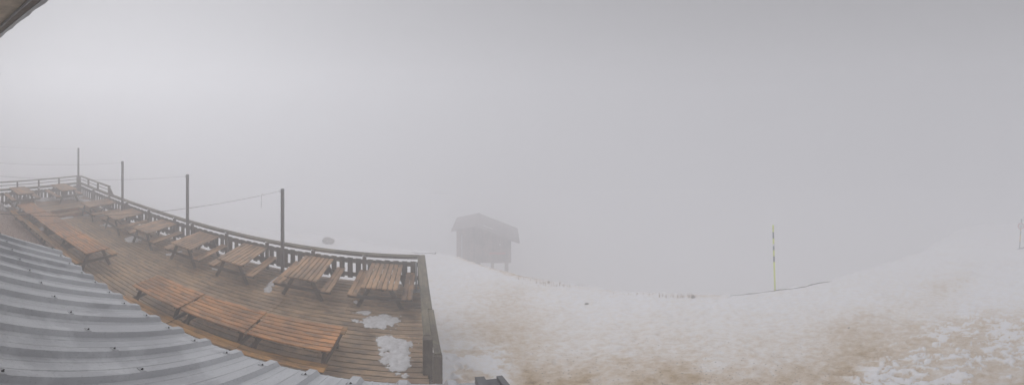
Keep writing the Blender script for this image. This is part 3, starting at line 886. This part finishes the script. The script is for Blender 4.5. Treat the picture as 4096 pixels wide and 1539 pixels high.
for g in range(0, 16, 3):
    grp = ribs[g:g + 3]
    pr = []
    for rx in reversed(grp):
        for (x, z) in profile():
            if pr and abs(pr[-1][0] - (rx + x)) < 1e-6: continue
            pr.append((rx + x, z))
    lift = 0.0025 * ((g // 3) % 2)
    V, Fc = [], []
    ny = 5
    for j in range(ny + 1):
        yy = YE + (0.004 * ((g // 3) % 2)) - sx_len * j / ny
        for (x, z) in pr:
            V.append(Vector((x, yy, roof_z(yy) + z + lift)) - lo)
    for j in range(ny + 1):
        yy = YE + (0.004 * ((g // 3) % 2)) - sx_len * j / ny
        for (x, z) in pr:
            V.append(Vector((x, yy, roof_z(yy) + z + lift - 0.0022)) - lo)
    n = len(pr); off = n * (ny + 1)
    for j in range(ny):
        for i in range(n - 1):
            a = j * n + i
            Fc.append((a, a + 1, a + n + 1, a + n)); Fc.append((off + a, off + a + n, off + a + n + 1, off + a + 1))
    for i in range(n - 1): Fc.append((i, off + i, off + i + 1, i + 1))
    panel = obj("roof_panel", from_data("roof_panel", V, Fc, M['roof']), LODGE)
    for rx in grp:
        for yy in (YE - 0.16, YE - 0.92, YE - 1.68):
            y2 = yy + random.uniform(-.02, .02)
            fo = obj("fastener", fast, panel, Vector((rx, y2, roof_z(y2) + 0.054 + lift)) - lo, (-tilt, 0, random.uniform(-.2, .2)))
            fo.scale = (0.8, 0.8, 0.8)
# left verge strip and eave board, right verge flashing
def slope_box(name, x0, x1, y0, y1, za, zb, mat):
    V = []
    for (x, y_, dz) in [(x0, y0, za), (x1, y0, za), (x1, y1, za), (x0, y1, za), (x0, y0, zb), (x1, y0, zb), (x1, y1, zb), (x0, y1, zb)]:
        V.append(Vector((x, y_, roof_z(y_) + dz)) - lo)
    return obj(name, from_data(name, V, [(0, 3, 2, 1), (4, 5, 6, 7), (0, 1, 5, 4), (1, 2, 6, 5), (2, 3, 7, 6), (3, 0, 4, 7)], mat), LODGE)
slope_box("rafter", XV + 0.02, XV + 0.08, YT, YE - 0.10, -0.16, -0.004, M['frame'])
slope_box("eave_batten", XV + 0.09, 0.26, YE - 0.16, YE - 0.10, -0.08, -0.004, M['frame'])
slope_box("verge_flashing", 0.285, 0.345, YT, YE + 0.03, -0.05, 0.060, M['verge'])
slope_box("verge_flashing", 0.350, 0.425, YT, YE + 0.03, -0.07, 0.012, M['verge'])
slope_box("verge_flashing", 0.427, 0.465, YT, YE + 0.03, -0.10, 0.048, M['verge'])
# high eave above the camera
ZU, YU = CAMZ + 0.88 * 1.2, 1.20
obj("soffit", box_mesh(-18.5, 0.45, -0.199, 1.035, ZU - 0.002, ZU + 0.10, M['plaster']), LODGE)
obj("fascia_board", box_mesh(-18.5, 0.45, 1.036, 1.128, ZU - 0.004, ZU + 0.13, M['fascia']), LODGE)
# tin drip edge with a slightly ragged lip
V, Fc = [], []
n = 240
for i in range(n + 1):
    x = -18.5 + 18.95 * i / n
    e = 1.198 + random.uniform(-.006, .006) + 0.006 * math.sin(i * 0.9)
    for (yy, zz) in ((1.129, ZU - 0.012), (e, ZU - 0.004), (e, ZU + 0.015), (1.129, ZU + 0.03)):
        V.append(Vector((x, yy, zz)) - lo)
for i in range(n):
    for k in range(4):
        a = i * 4 + k; b_ = i * 4 + (k + 1) % 4
        Fc.append((a, b_, b_ + 4, a + 4))
obj("drip_edge", from_data("drip_edge", V, Fc, M['galv']), LODGE)
obj("conduit", tube_mesh([Vector((-18, 1.015, ZU - 0.018)) - lo, Vector((0.3, 1.015, ZU - 0.018)) - lo], 0.016, M['galv'], 10), LODGE)
for k in range(9):
    obj("conduit_clip", tube_mesh([Vector((-17.4 + k * 2.1, 1.015 + 0.022 * math.cos(a), ZU - 0.018 + 0.022 * math.sin(a))) - lo for a in np.linspace(-PI, PI, 10)], 0.004, M['black'], 5), LODGE)
# cracks in the soffit render
for k in range(26):
    x = -6.2 + rng.uniform(-1.2, 3.2); yv = rng.uniform(0.1, 0.85)
    pts = [Vector((x, yv, ZU - 0.0025)) - lo]
    a = rng.uniform(0, 6.28)
    for j in range(9):
        a += rng.uniform(-.7, .7)
        pts.append(pts[-1] + Vector((math.cos(a) * 0.09, math.sin(a) * 0.03, 0)))
    obj("crack", tube_mesh(pts, 0.0035, M['crack'], 4), LODGE)
# upper roof slab rising behind the eave; unseen ridge raised so taller fog glows evenly
V = [Vector(v) - lo for v in [(-18.6, 1.19, ZU + 0.14), (0.5, 1.19, ZU + 0.14), (0.5, -5.5, 10.6), (-18.6, -5.5, 10.6),
                              (-18.6, 1.19, ZU + 0.22), (0.5, 1.19, ZU + 0.22), (0.5, -5.5, 10.72), (-18.6, -5.5, 10.72)]]
obj("upper_roof", from_data("upper_roof", V, [(0, 3, 2, 1), (4, 5, 6, 7), (0, 1, 5, 4), (1, 2, 6, 5), (2, 3, 7, 6), (3, 0, 4, 7)], M['hutroof']), LODGE)

# ------------------------------------------------------------------ hut beyond the deck
def build_hut():
    d = 30.0
    thc = (1935 - PX0) / FPX
    th = (1826 - PX0) / FPX
    gx = Vector((math.cos(thc + R(3)), -math.sin(thc + R(3)), 0))        # along the front, left to right
    sy = Vector((-gx.y, gx.x, 0))                                        # towards the back
    C = Vector((d * math.sin(th), d * math.cos(th), CAMZ - 0.506 * d))   # left end of the front at floor level
    t = empty("hut", C)
    W, Ln = 5.0, 3.3
    rz = math.atan2(gx.y, gx.x)
    def loc(a, b, z): return gx * a + sy * b + Vector((0, 0, z))
    def upright(extra=0.0): return (Matrix.Rotation(rz + extra, 3, 'Z') @ Matrix.Rotation(PI / 2, 3, 'X') @ Matrix.Rotation(PI / 2, 3, 'Z')).to_euler()
    xa, za = 1.82, 3.88                          # off-centre ridge
    xl, zl, xr, zr = -0.45, 3.32, 5.78, 2.15      # eave tips
    def rooft(x): return za + (zl - za) * (xa - x) / (xa - xl) if x < xa else za + (zr - za) * (x - xa) / (xr - xa)
    n = 20
    for k in range(n):
        x = (k + 0.5) * W / n
        h = rooft(x) - 0.05
        for b in (0, Ln):
            board("wall_board", round(h, 2), W / n - 0.008, 0.03, M['hut'], t, loc(x, b, h / 2), upright())
    n = 14
    for k in range(n):
        yv = 0.03 + (k + 0.5) * (Ln - 0.06) / n
        for a in (0.01, W - 0.01):
            h = rooft(a) - 0.06
            board("wall_board", round(h, 2), Ln / n - 0.008, 0.03, M['hut'], t, loc(a, yv, h / 2), upright(PI / 2))
    board("floor", W, Ln, 0.12, M['hut'], t, loc(W / 2, Ln / 2, -0.06), (0, 0, rz))
    og = 0.35
    for (x0, z0, x1, z1) in ((xl, zl, xa, za), (xa, za, xr, zr)):
        V = [loc(x, b, z + dz) for dz in (0, .13) for (x, z, b) in ((x0, z0, -og), (x1, z1, -og), (x1, z1, Ln + og), (x0, z0, Ln + og))]
        m = from_data("roof_slope", V, [(0, 3, 2, 1), (4, 5, 6, 7), (0, 1, 5, 4), (1, 2, 6, 5), (2, 3, 7, 6), (3, 0, 4, 7)], M['hutroof'])
        obj("roof_slope", m, t)
    board("ridge_cap", Ln + 2 * og, 0.22, 0.05, M['hutroof'], t, loc(xa, Ln / 2, za + 0.14), (0, 0, rz + PI / 2))
    board("downpipe", 2.5, 0.07, 0.07, M['pale'], t, loc(0.50, -0.06, 1.7), (0, PI / 2, rz))
    board("red_plank", 1.5, 0.03, 0.2, M['hutred'], t, loc(3.75, -0.035, 1.0), (0, 0, rz))
    board("wall_lamp", 0.14, 0.08, 0.12, M['white'], t, loc(4.0, -0.06, 2.0), (0, 0, rz))
    slp = math.atan2(za - zr, xr - xa)
    board("snow_strip", 0.95, 0.12, 0.03, M['white'], t, loc(2.9, 0.6, rooft(2.9) + 0.145), (Matrix.Rotation(rz, 3, 'Z') @ Matrix.Rotation(slp, 3, 'Y')).to_euler())
    for (a, b) in ((W - 0.45, 0.15), (W * 0.66, 0.15), (0.9, 0.15), (0.1, 0.15), (W - 0.3, Ln - 0.15), (0.15, Ln - 0.15)):
        w = C + loc(a, b, 0)
        zb = zt(w.x, w.y) - C.z - 0.15
        if zb < -0.15:
            board("stilt", -0.12 - zb, 0.26, 0.26, M['hut'], t, loc(a, b, (zb - 0.12) / 2), (0, PI / 2, rz))
    board("base_skirt", 2.2, 0.04, 1.2, M['hut'], t, loc(1.1, 0.02, -0.72), (0, 0, rz))
    tag(t, "small fog-bound wooden hut on stilts with gabled roof on the slope edge", "hut")
build_hut()

# ------------------------------------------------------------------ things out on the snow
# yellow snow stake
b0 = G(3100, 1160)
t = empty("snow_stake", b0)
top = Vector((b0.x * 1.0 - 0.13 * math.cos(1.05), b0.y + 0.13 * math.sin(1.05) * 0.4, b0.z + 2.98)) - b0
stops = [-0.06, 0.47, 0.55, 0.64, 0.735, 0.815, 0.905, 1.0]
segs = [(-0.05, 0.47, 'yellow'), (0.47, 0.555, 'band'), (0.555, 0.645, 'yellow'), (0.645, 0.705, 'band'), (0.705, 0.735, 'white'), (0.735, 0.815, 'yellow'), (0.815, 0.905, 'band'), (0.905, 1.0, 'yellow')]
for a, b, m in segs:
    nm = "stake_section" if m == 'yellow' else "stake_band"
    obj(nm, tube_mesh([top * a, top * b], 0.030, M[m], 12), t)
tag(t, "tall thin yellow snow stake with dark bands planted in the snow", "snow stake")

# round sign at the far right
b0 = G(4078, 993)
t = empty("warning_sign", b0)
lean = Vector((0.10 * math.cos(1.8), 0, 1)).normalized()
right = Vector((math.cos(1.81), -math.sin(1.81), 0)); toward = Vector((-math.sin(1.81), -math.cos(1.81), 0))
up = (Vector((0, 0, 1)) + right * 0.055).normalized()
sgs = [(-0.1, 0.55, 'band'), (0.55, 1.05, 'orange'), (1.05, 1.35, 'band'), (1.35, 1.70, 'orange'), (1.70, 2.20, 'galv')]
for a, b, m in sgs:
    obj("post_section", tube_mesh([up * a, up * b], 0.035, M[m], 10), t)
def disc(r, th_, mat, c, name):
    V, Fc = [], []
    n = 40
    for s in (0, 1):
        for k in range(n):
            a = 2 * PI * k / n
            V.append(c + right * (r * math.cos(a)) + up * (r * math.sin(a)) + toward * (th_ * s))
    Fc = [tuple(range(n - 1, -1, -1)), tuple(range(n, 2 * n))] + [(k, (k + 1) % n, n + (k + 1) % n, n + k) for k in range(n)]
    return obj(name, from_data(name, V, Fc, mat), t)
cc = up * 1.72 + toward * 0.04
disc(0.205, 0.012, M['red'], cc, "sign_rim")
disc(0.165, 0.006, M['white'], cc + toward * 0.012, "sign_face")
for (o_, wd) in ((0.035, 0.20), (-0.02, 0.18), (-0.06, 0.16)):
    n_ = 7
    for k in range(n_):
        q = cc + toward * 0.021 + up * o_ + right * (wd * ((k + 0.5) / n_ - 0.5))
        lx = wd / n_ * (0.72 if k % 3 else 0.9)
        V = [q + right * sx * lx / 2 + up * sy_ * 0.012 + toward * dz for dz in (0, 0.003) for sx, sy_ in ((-1, -1), (1, -1), (1, 1), (-1, 1))]
        obj("lettering", from_data("lettering", V, [(0, 3, 2, 1), (4, 5, 6, 7), (0, 1, 5, 4), (1, 2, 6, 5), (2, 3, 7, 6), (3, 0, 4, 7)], M['band']), t)
board("foot_board", 0.60, 0.16, 0.06, M['band'], t, (0.12 * right + Vector((0, 0, 0.02))), (0, 0, math.atan2(right.y, right.x) + 0.6))
tag(t, "faint round red-rimmed sign on a striped post at the right edge", "sign")

# faint metal frame far behind the deck
th1, th2, d = (1722 - PX0) / FPX, (1800 - PX0) / FPX, 36.0
a = Vector((d * math.sin(th1), d * math.cos(th1), 0)); b = Vector((d * math.sin(th2), d * math.cos(th2), 0))
za, zb = zt(a.x, a.y), zt(b.x, b.y)
ztop = CAMZ - 0.267 * d
t = empty("goal_frame", Vector((a.x, a.y, za)))
o0 = t.location.copy()
obj("leg", tube_mesh([Vector((a.x, a.y, za - .1)) - o0, Vector((a.x, a.y, ztop)) - o0], 0.014, M['pale'], 8), t)
obj("leg", tube_mesh([Vector((b.x, b.y, zb - .1)) - o0, Vector((b.x, b.y, ztop)) - o0], 0.014, M['pale'], 8), t)
obj("crossbar", tube_mesh([Vector((a.x - .05, a.y, ztop)) - o0, Vector((b.x + .05, b.y, ztop)) - o0], 0.03, M['pale'], 8), t)
tag(t, "barely visible metal goal frame in the fog left above the hut", "frame")

def rock(name, c, s, label, cat="rock", squash=0.7, seed=0, mat='rock', group=None):
    bm = bmesh.new()
    bmesh.ops.create_icosphere(bm, subdivisions=3, radius=1)
    V = np.array([v.co[:] for v in bm.verts])
    n = fbm(V[:, 0] * 1.3 + seed, V[:, 1] * 1.3 + V[:, 2] * 1.7, 1.2, 4, seed)
    for v, k in zip(bm.verts, n):
        v.co *= (0.65 + 0.75 * k); v.co.x *= s; v.co.y *= s * 0.8; v.co.z *= s * squash
    m = bpy.data.meshes.new(name); bm.to_mesh(m); bm.free(); m.materials.append(M[mat])
    o = obj(name, m, None, c)
    tag(o, label, cat, group)
    return o
rock("rock", G(1312, 968) + Vector((0, 0, 0.1)), 0.42, "dark rock fading into fog behind the front railing", seed=3)
rock("stone", G(2347, 1214), 0.07, "small lone dark stone lying on clean snow in mid slope", "stone", seed=5)
rock("stone", G(2772, 1188) + Vector((0, 0, 0.02)), 0.075, "dark pointed stone at the snow lip beside dry grass", "stone", 1.0, seed=8)
rock("stone", G(3395, 1310), 0.035, "tiny dark pebble on tan snow below the track", "stone", seed=9)

# bare earth where the snow has pulled away from the slope edge
def earth_strip(name, pts, label, wmax, seed):
    g = [G(x, y) for x, y in pts]
    # resample
    P_ = []
    for a, b in zip(g[:-1], g[1:]):
        n = max(2, int((b - a).length / 0.06))
        for i in range(n): P_.append(a.lerp(b, i / n))
    P_.append(g[-1])
    V, Fc = [], []
    N_ = len(P_)
    c = P_[N_ // 2]
    for i, p in enumerate(P_):
        d = (P_[min(i + 1, N_ - 1)] - P_[max(i - 1, 0)]); d.z = 0; d.normalize()
        nr = Vector((-d.y, d.x, 0))
        s = float(fbm(np.array([i * 0.06]), np.array([seed * 1.0]), 1.6, 4, seed)[0])
        w = wmax * max(0.04, (s - 0.22) * 2.2) * min(1, min(i, N_ - 1 - i) / 12 + 0.05)
        zb = float(terrain(p.x, p.y))
        for (o_, h) in ((-1, -0.03), (-0.55, 0.4), (0.1, 0.75), (0.7, 0.35), (1, -0.03)):
            q = p + nr * w * o_
            V.append(Vector((q.x, q.y, zb + (h * w * 0.7 if h > 0 else h))) - c)
    for i in range(N_ - 1):
        for k in range(4):
            a = i * 5 + k
            Fc.append((a, a + 1, a + 6, a + 5))
    o = obj(name, from_data(name, V, Fc, M['earth']), None, c)
    tag(o, label, kind="structure")
earth_strip("bare_earth", [(2920, 1180), (2970, 1177), (3040, 1169), (3100, 1161), (3150, 1155), (3210, 1146), (3260, 1134), (3330, 1122)], "dark earth line along the slope lip at the yellow stake", 0.055, 5)
earth_strip("bare_earth", [(1600, 1001), (1660, 1009), (1740, 1014), (1830, 1018)], "dark earth line leading across the snow to the hut", 0.055, 15)

# dry grass sticking out at the lip and beside the pipe
def grass(spots, label):
    V, Fc = [], []
    for (px_, py_, n, h, sp) in spots:
        for i in range(n):
            x = px_ + rng.normal(0, sp)
            b = G(x, py_ + rng.uniform(-2, 3))
            for j in range(2):
                hh = h * rng.uniform(.4, 1.1); a = rng.uniform(0, 6.28); ln = rng.uniform(.05, .35) * hh
                tip = b + Vector((math.cos(a) * ln, math.sin(a) * ln, hh))
                mid = b.lerp(tip, .55) + Vector((0, 0, .08 * hh))
                s = Vector((math.cos(a + 1.57), math.sin(a + 1.57), 0)) * 0.006
                k = len(V)
                V += [b - s, b + s, mid - s * .7, mid + s * .7, tip]
                Fc += [(k, k + 1, k + 3, k + 2), (k + 2, k + 3, k + 4)]
    o = obj("dry_grass", from_data("dry_grass", V, Fc, M['grass']))
    tag(o, label, "grass", kind="stuff")
grass([(2730, 1188, 22, 0.28, 28), (2685, 1188, 8, 0.2, 25), (2650, 1186, 6, 0.2, 8), (2250, 1143, 30, 0.2, 50), (2190, 1132, 24, 0.2, 30), (2120, 1117, 16, 0.18, 30), (2520, 1176, 12, .15, 60)],
      "dry grass blades poking out along the slope lip")

# grit on the dirty snow: uncountable small stones
def grit():
    VV, FF = [], []
    base = np.array([(1, 0, 0), (-.5, .87, 0), (-.5, -.87, 0), (0, 0, .7), (0, 0, -.5)])
    fb = [(0, 1, 3), (1, 2, 3), (2, 0, 3), (1, 0, 4), (2, 1, 4), (0, 2, 4)]
    n = 1500
    pxs = rng.uniform(2000, 3500, n); pys = 1220 + 320 * rng.random(n) ** 0.45
    th = (pxs - PX0) / FPX
    d = 5.6 / np.tan((pys - PY0) / FPX)
    X, Y = d * np.sin(th), d * np.cos(th)
    Z = terrain(X, Y)
    for i in range(n):
        s = 0.005 + 0.016 * rng.random() ** 4; a = rng.uniform(0, 6.28); ca, sa = math.cos(a), math.sin(a)
        k = len(VV)
        for p in base:
            VV.append((X[i] + s * (p[0] * ca - p[1] * sa * .7), Y[i] + s * (p[0] * sa + p[1] * ca * .7), Z[i] + 0.002 + p[2] * s * .7))
        FF += [(a_ + k, b_ + k, c_ + k) for a_, b_, c_ in fb]
    o = obj("grit", from_data("grit", VV, FF, M['grit']))
    tag(o, "dark grit scattered over the muddy snow", "grit", kind="stuff")
grit()

# standing drain pipe beside the railing end
b0 = Vector((0.045, 4.78, zt(0.045, 4.78)))
t = empty("drain_pipe", b0)
hp = 0.42
n = 20
V, Fc = [], []
for (r_, z_) in ((0.045, -0.1), (0.045, hp), (0.038, hp), (0.038, 0.1)):
    for k in range(n):
        an = 2 * PI * k / n; V.append((r_ * math.cos(an), r_ * math.sin(an), z_))
for j in range(3):
    for k in range(n): Fc.append((j * n + k, j * n + (k + 1) % n, (j + 1) * n + (k + 1) % n, (j + 1) * n + k))
m = from_data("pipe", V, Fc, M['pvc'], False)
obj("pipe", m, t)
obj("rusty_inside", tube_mesh([(0, 0, 0.05), (0, 0, hp - 0.03)], 0.037, M['rust'], 16), t)
tag(t, "short open grey pipe standing in the snow by the railing end", "pipe")

# ------------------------------------------------------------------ fog
m = bpy.data.materials.new("fog"); m.use_nodes = True
nt = m.node_tree
for nd in list(nt.nodes):
    if nd.type != 'OUTPUT_MATERIAL': nt.nodes.remove(nd)
pv = nt.nodes.new("ShaderNodeVolumePrincipled")
pv.inputs["Color"].default_value = (0.99, 0.99, 0.995, 1)
pv.inputs["Density"].default_value = FOG
pv.inputs["Anisotropy"].default_value = 0.6
out = [n_ for n_ in nt.nodes if n_.type == 'OUTPUT_MATERIAL'][0]
nt.links.new(pv.outputs[0], out.inputs["Volume"])
z0, z1, hx = -18.0, 11.2, 92.0
V = [(sx * hx, sy * hx, z) for z in (z0, z1) for sx, sy in ((-1, -1), (1, -1), (1, 1), (-1, 1))]
hz = obj("haze", from_data("haze", V, [(0, 3, 2, 1), (4, 5, 6, 7), (0, 1, 5, 4), (1, 2, 6, 5), (2, 3, 7, 6), (3, 0, 4, 7)], m))
tag(hz, "thick pale mountain fog", kind="stuff")
